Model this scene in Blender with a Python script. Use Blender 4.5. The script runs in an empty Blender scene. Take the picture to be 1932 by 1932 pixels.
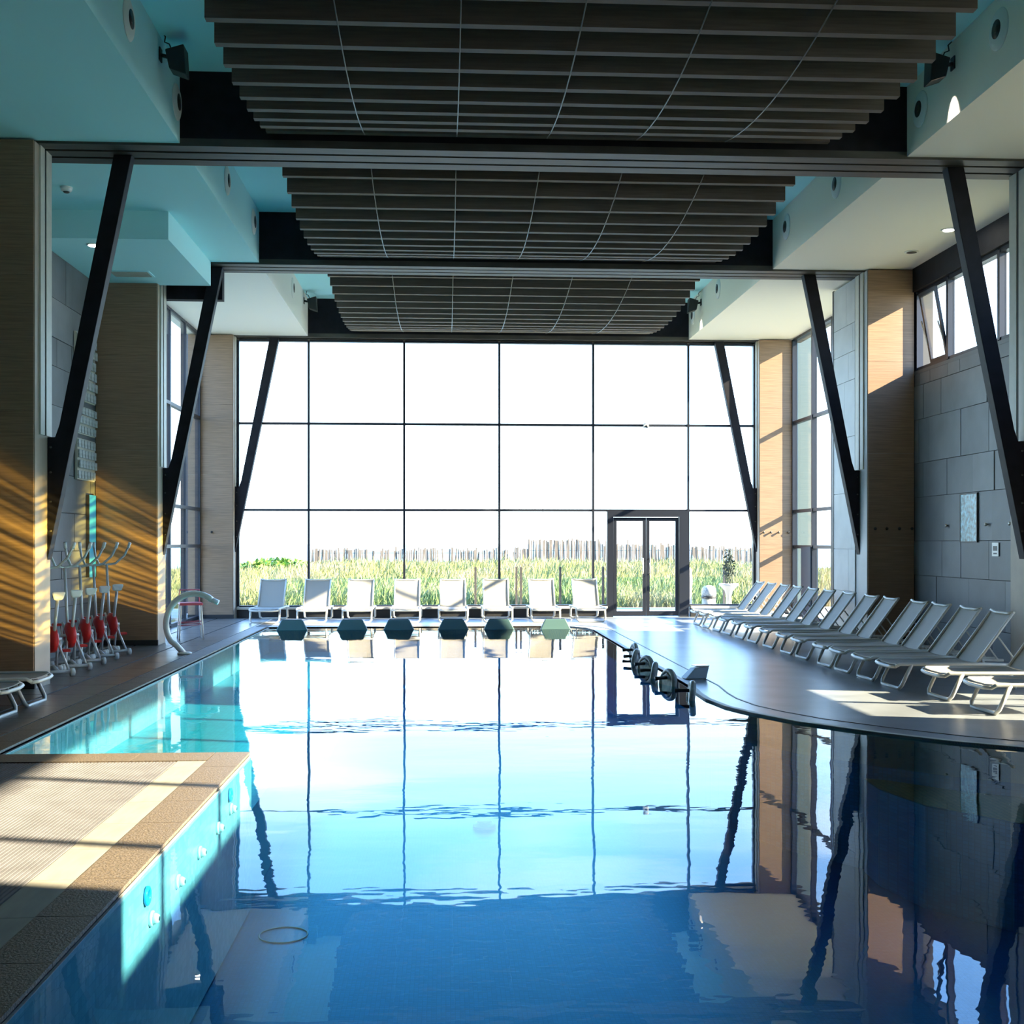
import bpy, bmesh, math, random
from mathutils import Vector, Matrix

random.seed(7)
S = bpy.context.scene
COL = S.collection

# ------------------------------------------------------------------ camera
YAW = math.radians(3.2)
cd = bpy.data.cameras.new('camera')
cd.sensor_width = 36.0
cd.lens = 36.0 * 2236.0 / 1932.0
cd.shift_y = 59.0 / 1932.0
cd.clip_start = 0.05
cd.clip_end = 6000
cam = bpy.data.objects.new('camera', cd)
cam.location = (0, 0, 1.7)
cam.rotation_euler = (math.pi / 2, 0, -YAW)
COL.objects.link(cam)
S.camera = cam

# ------------------------------------------------------------------ world, sun, exposure
W = bpy.data.worlds.new('sky')
S.world = W
W.use_nodes = True
wn, wl = W.node_tree.nodes, W.node_tree.links
wn.clear()
tc = wn.new('ShaderNodeTexCoord')
sep = wn.new('ShaderNodeSeparateXYZ')
ramp = wn.new('ShaderNodeValToRGB')
cr = ramp.color_ramp
cr.elements[0].position = 0.0
cr.elements[0].color = (0.80, 0.97, 1.0, 1)
cr.elements[1].position = 1.0
cr.elements[1].color = (0.16, 0.42, 0.95, 1)
for p, c in ((0.10, (0.55, 0.80, 1.0)), (0.26, (0.21, 0.46, 0.90)), (0.5, (0.16, 0.40, 0.92))):
    e = cr.elements.new(p)
    e.color = (*c, 1)
cn = wn.new('ShaderNodeTexNoise')
cn.inputs['Scale'].default_value = 3.0
cn.inputs['Detail'].default_value = 5.0
cmap = wn.new('ShaderNodeMapping')
cmap.inputs['Scale'].default_value = (1, 1, 5)
crr = wn.new('ShaderNodeValToRGB')
crr.color_ramp.elements[0].position = 0.48
crr.color_ramp.elements[0].color = (0, 0, 0, 1)
crr.color_ramp.elements[1].position = 0.75
crr.color_ramp.elements[1].color = (.5, .5, .5, 1)
cmix = wn.new('ShaderNodeMixRGB')
cmix.inputs['Color2'].default_value = (0.95, 1.0, 1.0, 1)
bg = wn.new('ShaderNodeBackground')
bg.inputs['Strength'].default_value = 1.65
wo = wn.new('ShaderNodeOutputWorld')
wl.new(tc.outputs['Generated'], sep.inputs[0])
wl.new(sep.outputs['Z'], ramp.inputs[0])
wl.new(tc.outputs['Generated'], cmap.inputs['Vector'])
wl.new(cmap.outputs[0], cn.inputs['Vector'])
wl.new(cn.outputs['Fac'], crr.inputs[0])
wl.new(crr.outputs[0], cmix.inputs['Fac'])
wl.new(ramp.outputs[0], cmix.inputs['Color1'])
wl.new(cmix.outputs[0], bg.inputs['Color'])
wl.new(bg.outputs[0], wo.inputs['Surface'])

sl = bpy.data.lights.new('sun', 'SUN')
sl.energy = 9.6
sl.color = (1.0, 0.83, 0.56)
sl.angle = math.radians(0.6)
sun = bpy.data.objects.new('sun', sl)
COL.objects.link(sun)
sd = Vector((-1.0, 0.27, -0.53)).normalized()          # the way the light travels
sun.rotation_euler = sd.to_track_quat('-Z', 'Y').to_euler()
sun.location = (30, -5, 16)

S.view_settings.view_transform = 'Standard'
S.view_settings.look = 'None'
S.view_settings.gamma = 1.0
S.view_settings.use_curve_mapping = False
S.view_settings.exposure = 2.2
S.cycles.use_denoising = True
S.cycles.max_bounces = 10
S.cycles.diffuse_bounces = 8
S.cycles.glossy_bounces = 5
S.cycles.transparent_max_bounces = 24
S.cycles.sample_clamp_indirect = 25.0
S.cycles.caustics_reflective = True
S.cycles.blur_glossy = 0.5
S.cycles.caustics_refractive = False


# ------------------------------------------------------------------ materials
def mat(name, col, rough=0.6, metal=0.0, var=0.0, vscale=8.0, vstretch=(1, 1, 1), bump=0.0, bscale=60.0,
        bstretch=(1, 1, 1), spec=0.5, col2=None, emit=None, alpha_tr=0.0):
    m = bpy.data.materials.new(name)
    m.use_nodes = True
    n, l = m.node_tree.nodes, m.node_tree.links
    b = n['Principled BSDF']
    b.inputs['Base Color'].default_value = (*col, 1)
    b.inputs['Roughness'].default_value = rough
    b.inputs['Metallic'].default_value = metal
    b.inputs['Specular IOR Level'].default_value = spec
    t = n.new('ShaderNodeTexCoord')
    if var or col2:
        mp = n.new('ShaderNodeMapping')
        mp.inputs['Scale'].default_value = vstretch
        nz = n.new('ShaderNodeTexNoise')
        nz.inputs['Scale'].default_value = vscale
        nz.inputs['Detail'].default_value = 6
        mx = n.new('ShaderNodeMixRGB')
        mx.inputs['Color1'].default_value = (*[max(0, c * (1 - var)) for c in col], 1)
        mx.inputs['Color2'].default_value = (*(col2 or [min(1, c * (1 + var)) for c in col]), 1)
        rp = n.new('ShaderNodeMapRange')
        rp.inputs['From Min'].default_value = 0.3
        rp.inputs['From Max'].default_value = 0.7
        l.new(t.outputs['Object'], mp.inputs['Vector'])
        l.new(mp.outputs[0], nz.inputs['Vector'])
        l.new(nz.outputs['Fac'], rp.inputs['Value'])
        l.new(rp.outputs[0], mx.inputs['Fac'])
        l.new(mx.outputs[0], b.inputs['Base Color'])
    if bump:
        mp2 = n.new('ShaderNodeMapping')
        mp2.inputs['Scale'].default_value = bstretch
        nb = n.new('ShaderNodeTexNoise')
        nb.inputs['Scale'].default_value = bscale
        nb.inputs['Detail'].default_value = 3
        bp = n.new('ShaderNodeBump')
        bp.inputs['Strength'].default_value = bump
        bp.inputs['Distance'].default_value = 0.01
        l.new(t.outputs['Object'], mp2.inputs['Vector'])
        l.new(mp2.outputs[0], nb.inputs['Vector'])
        l.new(nb.outputs['Fac'], bp.inputs['Height'])
        l.new(bp.outputs[0], b.inputs['Normal'])
    if emit:
        b.inputs['Emission Color'].default_value = (*emit[0], 1)
        b.inputs['Emission Strength'].default_value = emit[1]
    return m


def tile_mat(name, col, grout, size, mortar, rough=0.3, var=0.15, sizeh=None, offset=0.0, axes='XY', bump=0.3):
    """fine mosaic: brick texture over object coordinates"""
    m = bpy.data.materials.new(name)
    m.use_nodes = True
    n, l = m.node_tree.nodes, m.node_tree.links
    b = n['Principled BSDF']
    b.inputs['Roughness'].default_value = rough
    t = n.new('ShaderNodeTexCoord')
    sp = n.new('ShaderNodeSeparateXYZ')
    cb = n.new('ShaderNodeCombineXYZ')
    l.new(t.outputs['Object'], sp.inputs[0])
    l.new(sp.outputs[axes[0]], cb.inputs['X'])
    l.new(sp.outputs[axes[1]], cb.inputs['Y'])
    br = n.new('ShaderNodeTexBrick')
    br.offset = offset
    br.inputs['Scale'].default_value = 1.0
    br.inputs['Brick Width'].default_value = size
    br.inputs['Row Height'].default_value = sizeh or size
    br.inputs['Mortar Size'].default_value = mortar
    br.inputs['Color1'].default_value = (*[c * (1 - var) for c in col], 1)
    br.inputs['Color2'].default_value = (*[min(1, c * (1 + var)) for c in col], 1)
    br.inputs['Mortar'].default_value = (*grout, 1)
    l.new(cb.outputs[0], br.inputs['Vector'])
    l.new(br.outputs['Color'], b.inputs['Base Color'])
    if bump:
        bp = n.new('ShaderNodeBump')
        bp.inputs['Strength'].default_value = bump
        bp.inputs['Distance'].default_value = 0.004
        bp.invert = True
        l.new(br.outputs['Fac'], bp.inputs['Height'])
        l.new(bp.outputs[0], b.inputs['Normal'])
    return m


def fresnel(n, l, ior):
    """the same reflectance from both sides of a thin sheet"""
    g = n.new('ShaderNodeNewGeometry')
    mr = n.new('ShaderNodeMapRange')
    mr.inputs['To Min'].default_value = ior
    mr.inputs['To Max'].default_value = 1.0 / ior
    l.new(g.outputs['Backfacing'], mr.inputs['Value'])
    fr = n.new('ShaderNodeFresnel')
    l.new(mr.outputs[0], fr.inputs['IOR'])
    return fr


def glass_mat(name, tint=(0.97, 0.99, 0.99), ior=1.28):
    m = bpy.data.materials.new(name)
    m.use_nodes = True
    n, l = m.node_tree.nodes, m.node_tree.links
    n.clear()
    tr = n.new('ShaderNodeBsdfTransparent')
    tr.inputs['Color'].default_value = (*tint, 1)
    gl = n.new('ShaderNodeBsdfGlossy')
    gl.inputs['Roughness'].default_value = 0.0
    fr = fresnel(n, l, ior)
    mx = n.new('ShaderNodeMixShader')
    o = n.new('ShaderNodeOutputMaterial')
    l.new(fr.outputs[0], mx.inputs[0])
    l.new(tr.outputs[0], mx.inputs[1])
    l.new(gl.outputs[0], mx.inputs[2])
    l.new(mx.outputs[0], o.inputs['Surface'])
    return m


def water_mat():
    m = bpy.data.materials.new('pool_water')
    m.use_nodes = True
    n, l = m.node_tree.nodes, m.node_tree.links
    n.clear()
    t = n.new('ShaderNodeTexCoord')

    def noise(scale, stretch, detail=2.0):
        mp = n.new('ShaderNodeMapping')
        mp.inputs['Scale'].default_value = stretch
        nz = n.new('ShaderNodeTexNoise')
        nz.inputs['Scale'].default_value = scale
        nz.inputs['Detail'].default_value = detail
        l.new(t.outputs['Object'], mp.inputs['Vector'])
        l.new(mp.outputs[0], nz.inputs['Vector'])
        return nz.outputs['Fac']

    def math_(op, a, b):
        k = n.new('ShaderNodeMath')
        k.operation = op
        for i, v in enumerate((a, b)):
            if isinstance(v, (int, float)):
                k.inputs[i].default_value = v
            else:
                l.new(v, k.inputs[i])
        return k.outputs[0]
    a = noise(0.55, (0.8, 1.6, 1), 1.0)          # long swell
    b = noise(2.6, (0.8, 1.7, 1), 2.0)           # ripples
    c = noise(9.0, (1.0, 1.3, 1), 1.0)           # fine chop
    msk = noise(0.30, (0.7, 1.0, 1), 1.0)        # calmer and livelier stretches
    mr = n.new('ShaderNodeMapRange')
    mr.inputs['From Min'].default_value = 0.42
    mr.inputs['From Max'].default_value = 0.62
    mr.inputs['To Min'].default_value = 0.35
    mr.inputs['To Max'].default_value = 1.0
    l.new(msk, mr.inputs['Value'])
    h = math_('ADD', math_('MULTIPLY', a, 0.014),
              math_('MULTIPLY', math_('ADD', math_('MULTIPLY', b, 0.0030), math_('MULTIPLY', c, 0.00045)), mr.outputs[0]))
    bp = n.new('ShaderNodeBump')
    bp.inputs['Strength'].default_value = 1.0
    bp.inputs['Distance'].default_value = WATER_BUMP
    l.new(h, bp.inputs['Height'])
    tr = n.new('ShaderNodeBsdfTransparent')
    tr.inputs['Color'].default_value = (0.42, 0.86, 1.0, 1)
    gl = n.new('ShaderNodeBsdfGlossy')
    gl.inputs['Roughness'].default_value = 0.0
    fr = fresnel(n, l, 1.36)
    mx = n.new('ShaderNodeMixShader')
    o = n.new('ShaderNodeOutputMaterial')
    l.new(bp.outputs[0], gl.inputs['Normal'])
    l.new(bp.outputs[0], fr.inputs['Normal'])
    l.new(fr.outputs[0], mx.inputs[0])
    l.new(tr.outputs[0], mx.inputs[1])
    l.new(gl.outputs[0], mx.inputs[2])
    l.new(mx.outputs[0], o.inputs['Surface'])
    return m


WATER_BUMP = 0.45
M = {}
M['deck'] = mat('wet_slate_deck', (0.20, 0.22, 0.245), 0.3, var=0.25, vscale=1.6, bump=0.12, bscale=14, spec=0.6)
M['deck_tile'] = mat('dark_deck_tile', (0.105, 0.100, 0.095), 0.30, var=0.3, vscale=9, bump=0.2, bscale=30, spec=0.6)
M['deck_joint'] = mat('deck_joint', (0.05, 0.05, 0.05), 0.7)
M['curb'] = mat('pebble_curb', (0.125, 0.097, 0.07), 0.45, var=0.45, vscale=55, bump=0.5, bscale=90)
M['cream'] = mat('cream_stone', (0.28, 0.26, 0.215), 0.55, var=0.12, vscale=3, vstretch=(6, 1, 1))
M['grate'] = mat('overflow_grating', (0.145, 0.14, 0.148), 0.5, var=0.15, vscale=5)
M['slot'] = mat('black_slot', (0.012, 0.012, 0.014), 0.6)
M['pool_floor'] = tile_mat('blue_mosaic', (0.006, 0.075, 0.25), (0.005, 0.06, 0.205), 0.03, 0.003, axes='XY')
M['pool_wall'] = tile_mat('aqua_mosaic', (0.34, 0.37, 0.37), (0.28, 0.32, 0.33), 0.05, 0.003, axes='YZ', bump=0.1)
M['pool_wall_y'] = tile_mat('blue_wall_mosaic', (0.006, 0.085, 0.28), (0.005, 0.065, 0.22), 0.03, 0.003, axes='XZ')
M['shelf'] = tile_mat('turquoise_mosaic', (0.04, 0.27, 0.285), (0.035, 0.215, 0.235), 0.05, 0.004, axes='XY', bump=0.1)
M['bench'] = tile_mat('brown_bench_mosaic', (0.42, 0.17, 0.06), (0.22, 0.09, 0.04), 0.05, 0.005, axes='XY')
M['water'] = water_mat()
M['glass'] = glass_mat('window_glass')
M['balglass'] = glass_mat('balustrade_glass', (0.84, 0.96, 0.95))
M['frame'] = mat('dark_aluminium', (0.018, 0.022, 0.035), 0.4, metal=0.3)
M['steel'] = mat('black_steel', (0.011, 0.010, 0.015), 0.6, var=0.3, vscale=6, spec=0.2)
M['flange'] = mat('flange_grey', (0.07, 0.064, 0.058), 0.5, metal=0.2, var=0.3, vscale=6, vstretch=(.3, 8, 1))
M['wood'] = mat('column_board', (0.262, 0.168, 0.106), 0.6, var=0.22, vscale=3.5, vstretch=(.6, .6, 14), bump=0.15, bscale=40, bstretch=(.3, .3, 4))
M['colside'] = mat('column_edge', (0.40, 0.33, 0.26), 0.55, var=0.08, vscale=4)
M['channel'] = mat('pale_channel', (0.50, 0.49, 0.42), 0.5, var=0.06, vscale=10)
M['white'] = mat('white_plaster', (0.80, 0.80, 0.76), 0.8)
M['ceil'] = mat('ceiling_pool_bounce', (0.42, 0.84, 0.90), 0.8)  # white ceiling with cyan light bounced off the pool put into its colour
M['pool_bounce'] = mat('plaster_pool_bounce', (0.50, 0.88, 0.92), 0.8)  # left soffits: turquoise pool glow painted into white plaster
M['warm_bounce'] = mat('plaster_warm_bounce', (0.86, 0.81, 0.70), 0.8)  # right soffits: warm light off the sunlit deck painted into the plaster
M['slat'] = mat('baffle_board', (0.125, 0.092, 0.074), 0.6, var=0.2, vscale=5, vstretch=(.5, 1, 8))
M['cable'] = mat('hanger_cable', (0.10, 0.09, 0.08), 0.4, metal=0.5)
M['stone'] = mat('grey_stone', (0.125, 0.14, 0.155), 0.5, var=0.14, vscale=2.2, bump=0.1, bscale=30)
M['stone2'] = mat('grey_stone_light', (0.155, 0.17, 0.185), 0.5, var=0.14, vscale=2.2, bump=0.1, bscale=30)
M['stone3'] = mat('grey_stone_dark', (0.105, 0.118, 0.13), 0.5, var=0.14, vscale=2.2, bump=0.1, bscale=30)
M['joint'] = mat('stone_joint', (0.06, 0.065, 0.07), 0.8)
M['pale_stone'] = mat('pale_stone', (0.42, 0.44, 0.45), 0.5, var=0.1, vscale=2)
M['backwall'] = mat('rear_plaster', (0.55, 0.53, 0.48), 0.8)
M['mesh'] = mat('lounger_mesh', (0.33, 0.31, 0.275), 0.65, bump=0.25, bscale=220)
M['lframe'] = mat('lounger_frame', (0.56, 0.55, 0.51), 0.4)
M['chrome'] = mat('polished_steel', (0.72, 0.70, 0.66), 0.18, metal=1.0)
M['brushed'] = mat('brushed_steel', (0.66, 0.63, 0.58), 0.32, metal=0.85)
M['spout'] = mat('satin_steel', (0.86, 0.82, 0.74), 0.3, metal=0.1)
M['biketube'] = mat('white_steel_tube', (0.66, 0.67, 0.66), 0.3, metal=0.25)
M['red'] = mat('red_plastic', (0.62, 0.02, 0.02), 0.35)
M['pink'] = mat('red_tube', (0.55, 0.10, 0.14), 0.4)
M['plwhite'] = mat('white_plastic', (0.85, 0.85, 0.83), 0.35)
M['black'] = mat('black_plastic', (0.015, 0.015, 0.016), 0.45)
M['teal_pad'] = mat('dark_teal_pad', (0.06, 0.13, 0.135), 0.5)
M['grip'] = mat('wet_dark_grip', (0.27, 0.30, 0.30), 0.35, metal=0.0, var=0.4, vscale=12)
M['wedge'] = mat('grey_blue_plastic', (0.34, 0.42, 0.48), 0.35)
M['blue'] = mat('blue_panel', (0.03, 0.42, 0.80), 0.3)
M['bluelit'] = mat('backlit_blue_panel', (0.03, 0.30, 0.60), 0.3, emit=((0.02, 0.38, 0.85), 0.05))
M['relief'] = mat('relief_panel', (0.42, 0.45, 0.46), 0.6, var=0.4, vscale=28)
M['picture'] = mat('blue_mosaic_print', (0.02, 0.09, 0.14), 0.3, var=0.9, vscale=16, col2=(0.35, 0.75, 0.90))
M['lamp'] = mat('lamp_glow', (0.9, 0.9, 0.85), 0.5, emit=((1.0, 0.95, 0.85), 14.0))
M['wing'] = mat('grey_green_render', (0.085, 0.125, 0.125), 0.7)
M['navy'] = mat('navy_cladding', (0.012, 0.03, 0.06), 0.5)
M['paving'] = mat('terrace_paving', (0.42, 0.40, 0.36), 0.8, var=0.1, vscale=3)
M['sill'] = mat('sill_stone', (0.50, 0.46, 0.40), 0.6)
M['soil'] = mat('dune_soil', (0.17, 0.17, 0.075), 0.9, var=0.3, vscale=0.8)
M['sea'] = mat('sea', (0.10, 0.25, 0.33), 0.25)
M['paling'] = mat('weathered_paling', (0.15, 0.12, 0.095), 0.85, var=0.35, vscale=7, vstretch=(3, 3, .5))
M['shrub'] = mat('shrub_leaf', (0.13, 0.24, 0.03), 0.7, var=0.5, vscale=3)
M['stem'] = mat('dark_stem', (0.05, 0.07, 0.05), 0.7)
M['planter'] = mat('planter_white', (0.55, 0.53, 0.50), 0.5)


def grass_mat():
    m = bpy.data.materials.new('dune_grass')
    m.use_nodes = True
    n, l = m.node_tree.nodes, m.node_tree.links
    b = n['Principled BSDF']
    b.inputs['Roughness'].default_value = 0.7
    t = n.new('ShaderNodeTexCoord')
    nz = n.new('ShaderNodeTexNoise')
    nz.inputs['Scale'].default_value = 0.45
    nz.inputs['Detail'].default_value = 4
    n2 = n.new('ShaderNodeTexNoise')
    n2.inputs['Scale'].default_value = 9.0
    ad = n.new('ShaderNodeMath')
    ad.operation = 'MULTIPLY_ADD'
    ad.inputs[1].default_value = 0.5
    rp = n.new('ShaderNodeValToRGB')
    e = rp.color_ramp.elements
    e[0].position = 0.60
    e[0].color = (0.125, 0.165, 0.05, 1)
    e[1].position = 0.92
    e[1].color = (0.31, 0.25, 0.14, 1)
    k = e.new(0.75)
    k.color = (0.23, 0.235, 0.085, 1)
    l.new(t.outputs['Object'], nz.inputs['Vector'])
    l.new(t.outputs['Object'], n2.inputs['Vector'])
    l.new(n2.outputs['Fac'], ad.inputs[0])
    l.new(nz.outputs['Fac'], ad.inputs[2])
    l.new(ad.outputs[0], rp.inputs[0])
    l.new(rp.outputs[0], b.inputs['Base Color'])
    return m


M['grass'] = grass_mat()


# ------------------------------------------------------------------ mesh helpers
class MB:
    def __init__(s):
        s.v, s.f, s.sm = [], [], []

    def add(s, vs, fs, smooth=False):
        o = len(s.v)
        s.v += [tuple(v) for v in vs]
        s.f += [tuple(i + o for i in f) for f in fs]
        s.sm += [smooth] * len(fs)
        return s

    def box(s, x0, x1, y0, y1, z0, z1):
        vs = [(x0, y0, z0), (x1, y0, z0), (x1, y1, z0), (x0, y1, z0), (x0, y0, z1), (x1, y0, z1), (x1, y1, z1), (x0, y1, z1)]
        return s.add(vs, [(0, 3, 2, 1), (4, 5, 6, 7), (0, 1, 5, 4), (1, 2, 6, 5), (2, 3, 7, 6), (3, 0, 4, 7)])

    def hexa(s, a):
        """8 corners in box order"""
        return s.add(a, [(0, 3, 2, 1), (4, 5, 6, 7), (0, 1, 5, 4), (1, 2, 6, 5), (2, 3, 7, 6), (3, 0, 4, 7)])

    def prism(s, poly, axis, a, b):
        """poly: 2D points; axis: the extrusion axis; (X: poly=(y,z), Y: poly=(x,z), Z: poly=(x,y))"""
        def p(u, w, d):
            return {'X': (d, u, w), 'Y': (u, d, w), 'Z': (u, w, d)}[axis]
        n = len(poly)
        vs = [p(u, w, a) for u, w in poly] + [p(u, w, b) for u, w in poly]
        fs = [tuple(range(n)), tuple(range(2 * n - 1, n - 1, -1))]
        fs += [(i, i + n, (i + 1) % n + n, (i + 1) % n) for i in range(n)]
        return s.add(vs, fs)

    def tube(s, pts, r, n=8, closed=False, ry=None, caps=True):
        pts = [Vector(p) for p in pts]
        m = len(pts)
        rs = r if isinstance(r, (list, tuple)) else [r] * m
        vs, fs = [], []
        up = Vector((0, 0, 1))
        prev = None
        for i, p in enumerate(pts):
            if closed:
                d = pts[(i + 1) % m] - pts[i - 1]
            else:
                d = pts[min(i + 1, m - 1)] - pts[max(i - 1, 0)]
            d.normalize()
            if prev is None:
                a = d.cross(up)
                if a.length < 1e-3:
                    a = d.cross(Vector((0, 1, 0)))
                a.normalize()
            else:
                a = prev - d * prev.dot(d)
                a.normalize()
            prev = a
            b = d.cross(a)
            for k in range(n):
                t = 2 * math.pi * k / n
                vs.append(p + a * rs[i] * math.cos(t) + b * (rs[i] if ry is None else ry) * math.sin(t))
        seg = m if closed else m - 1
        for i in range(seg):
            j = (i + 1) % m
            for k in range(n):
                q = (k + 1) % n
                fs.append((i * n + k, i * n + q, j * n + q, j * n + k))
        if not closed and caps:
            fs.append(tuple(range(n - 1, -1, -1)))
            fs.append(tuple((m - 1) * n + k for k in range(n)))
        return s.add(vs, fs, True)

    def lathe(s, prof, cx, cy, n=20, z0=0.0):
        """prof: (r, z) from bottom to top"""
        vs, fs = [], []
        for r, z in prof:
            for k in range(n):
                t = 2 * math.pi * k / n
                vs.append((cx + r * math.cos(t), cy + r * math.sin(t), z0 + z))
        for i in range(len(prof) - 1):
            for k in range(n):
                q = (k + 1) % n
                fs.append((i * n + k, i * n + q, (i + 1) * n + q, (i + 1) * n + k))
        fs.append(tuple(range(n - 1, -1, -1)))
        fs.append(tuple((len(prof) - 1) * n + k for k in range(n)))
        return s.add(vs, fs, True)

    def mesh(s, name, m):
        me = bpy.data.meshes.new(name)
        me.from_pydata(s.v, [], s.f)
        me.update()
        for p, k in zip(me.polygons, s.sm):
            p.use_smooth = k
        if m:
            me.materials.append(m)
        bm = bmesh.new()
        bm.from_mesh(me)
        bmesh.ops.recalc_face_normals(bm, faces=bm.faces)
        bm.to_mesh(me)
        bm.free()
        return me

    def build(s, name, m, parent=None, bevel=0.0):
        o = bpy.data.objects.new(name, s.mesh(name, M[m] if isinstance(m, str) else m))
        COL.objects.link(o)
        if parent is not None:
            o.parent = parent
        if bevel:
            k = o.modifiers.new('edge', 'BEVEL')
            k.width = bevel
            k.segments = 2
            k.limit_method = 'ANGLE'
        return o


def tag(o, label, cat, group=None, kind=None):
    o['label'] = label
    o['category'] = cat
    if group:
        o['group'] = group
    if kind:
        o['kind'] = kind
    return o


def struct(o, label=None):
    o['kind'] = 'structure'
    if label:
        o['label'] = label
    return o


def thing(name, label, cat, loc=(0, 0, 0), rz=0.0, group=None):
    o = bpy.data.objects.new(name, None)
    o.empty_display_size = 0.1
    COL.objects.link(o)
    o.location = loc
    o.rotation_euler = (0, 0, rz)
    tag(o, label, cat, group)
    return o


def inst(src, name, parent, loc=(0, 0, 0), rot=None):
    c = src.copy()
    c.name = name
    COL.objects.link(c)
    c.parent = parent
    c.location = loc
    if rot:
        c.rotation_euler = rot
    return c


def copy_tree(o, loc, rz, label, group):
    r = o.copy()
    COL.objects.link(r)
    r.location = loc
    r.rotation_euler = (0, 0, rz)
    r['label'] = label
    if group:
        r['group'] = group
    for ch in list(o.children):
        c = ch.copy()
        COL.objects.link(c)
        c.parent = r
        for g in list(ch.children):
            d = g.copy()
            COL.objects.link(d)
            d.parent = c
    return r


ORD = ['first', 'second', 'third', 'fourth', 'fifth', 'sixth', 'seventh', 'eighth', 'ninth', 'tenth', 'eleventh', 'twelfth', 'thirteenth']

# ------------------------------------------------------------------ main dimensions (m; camera at origin, hall runs along +Y)
XL, XR = -5.8, 8.05            # side walls
CL, CR = -4.76, 7.2            # inner faces of the columns
SLX, SRX = -3.12, 5.6          # soffit edges
ZS, ZC = 6.4, 7.25             # soffit underside, ceiling
BEAMS = [(14.12, 14.85), (20.05, 20.7), (27.08, 27.5)]
COLY = [14.02, 19.9, 26.9]
YW = 27.3                      # far glass wall
ZW = -0.015                    # water level
YB = -4.0                      # rear wall
FAR = 24.25                    # far pool edge
ZP = -1.25                     # pool floor

# pool outline: right edge of the water from far to near
R_EDGE = [(2.1, FAR), (2.55, FAR - 0.15), (2.82, FAR - 0.55), (2.9, FAR - 1.1), (2.9, 18.0), (2.9, 14.0), (2.84, 13.3), (2.83, 12.8), (2.9, 12.2),
          (3.06, 11.7), (3.35, 11.1), (3.85, 10.45), (4.34, 9.93), (4.85, 9.55), (5.5, 9.2), (6.0, 8.6), (6.2, 7.8), (6.2, YB + 0.3)]
POOL = [(-1.58, YB + 0.3), (-1.58, 9.65), (-3.6, 9.65), (-3.6, FAR)] + R_EDGE


def ngon(poly, z):
    b = MB()
    b.add([(x, y, z) for x, y in poly], [tuple(range(len(poly)))])
    return b


# ------------------------------------------------------------------ pool basin and water
basin = ngon(POOL, ZP).build('pool_basin', 'pool_floor')
struct(basin, 'blue mosaic floor of the swimming pool')
pw = MB()
for i in range(len(POOL)):
    (x0, y0), (x1, y1) = POOL[i], POOL[(i + 1) % len(POOL)]
    pw.add([(x0, y0, ZP), (x1, y1, ZP), (x1, y1, 0.0), (x0, y0, 0.0)], [(0, 1, 2, 3)])
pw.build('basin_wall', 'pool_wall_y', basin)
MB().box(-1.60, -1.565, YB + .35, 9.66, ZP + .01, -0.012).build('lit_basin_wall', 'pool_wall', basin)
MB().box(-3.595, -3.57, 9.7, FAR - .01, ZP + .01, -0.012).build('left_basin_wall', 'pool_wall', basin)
sh = MB().box(-3.57, -1.60, 9.66, FAR - 0.02, ZP + .005, -0.5).build('shallow_shelf', 'shelf', basin)
bpoly = [(3.92, 10.05), (4.06, 9.35), (4.4, 8.8), (4.9, 8.35), (5.5, 8.1), (6.15, 8.0), (5.9, 8.6), (5.45, 9.1), (4.85, 9.42), (4.35, 9.8), (4.05, 10.12)]
bench = MB().prism([(3.75, 10.45), (3.72, 10.0), (3.86, 9.35), (4.3, 8.75), (4.9, 8.3), (5.5, 8.05), (6.18, 7.95), (6.0, 8.58), (5.5, 9.18), (4.85, 9.53), (4.34, 9.91), (3.9, 10.38)], 'Z', ZP + .005, -0.42).build('bench_riser', 'pool_wall_y', basin)
ngon([(3.75, 10.45), (3.72, 10.0), (3.86, 9.35), (4.3, 8.75), (4.9, 8.3), (5.5, 8.05), (6.18, 7.95), (6.0, 8.58), (5.5, 9.18), (4.85, 9.53), (4.34, 9.91), (3.9, 10.38)], -0.412).build('bench_top', 'bench', basin)

water = ngon(POOL, ZW).build('water', 'water')
struct(water, 'clear pool water with light ripples mirroring the tall windows')

# jets and rings on the lit wall
for k, (y, z) in enumerate(((6.38, -.29), (7.0, -.27), (7.61, -.26), (8.22, -.25), (8.71, -.23), (5.7, -.3))):
    if k == 5:
        continue
    t = thing('massage_jet', 'white massage jet nozzle under water on the pale pool wall, %s from the near end' % ORD[k], 'jet nozzle',
              (-1.565, y, z), 0, 'underwater jets on the left pool wall')
    b = MB()
    b.tube([(0, 0, 0), (0.018, 0, 0)], 0.042, 16)
    b.build('flange_ring', 'plwhite', t)
    b = MB()
    b.tube([(0.018, 0, 0), (0.035, 0, 0), (0.048, 0, 0)], [0.032, 0.028, 0.02], 14)
    b.build('nozzle', 'plwhite', t)
    b = MB()
    b.tube([(0.047, 0, 0), (0.050, 0, 0)], 0.012, 10)
    b.build('orifice', 'black', t)
for k, (y, z) in enumerate(((6.28, -.14), (8.67, -.12))):
    b = MB()
    b.tube([(-1.553, y + .042 * math.cos(a * math.pi / 8), z + .042 * math.sin(a * math.pi / 8)) for a in range(16)], 0.011, 6, closed=True)
    tag(b.build('wall_ring', 'blue'), 'blue ring on the pale pool wall above the %s jet' % ('nearest' if k == 0 else 'farthest'), 'ring',
        'blue rings on the left pool wall')
# thin pale ring on the pool floor
b = MB()
b.tube([(-1.22 + .18 * math.cos(a * math.pi / 16), 9.0 + .18 * math.sin(a * math.pi / 16), ZP + .003) for a in range(32)], 0.006, 6, closed=True)
tag(b.build('floor_ring', 'pool_wall'), 'pale oval ring on the pool floor near the left wall', 'drain')

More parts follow.
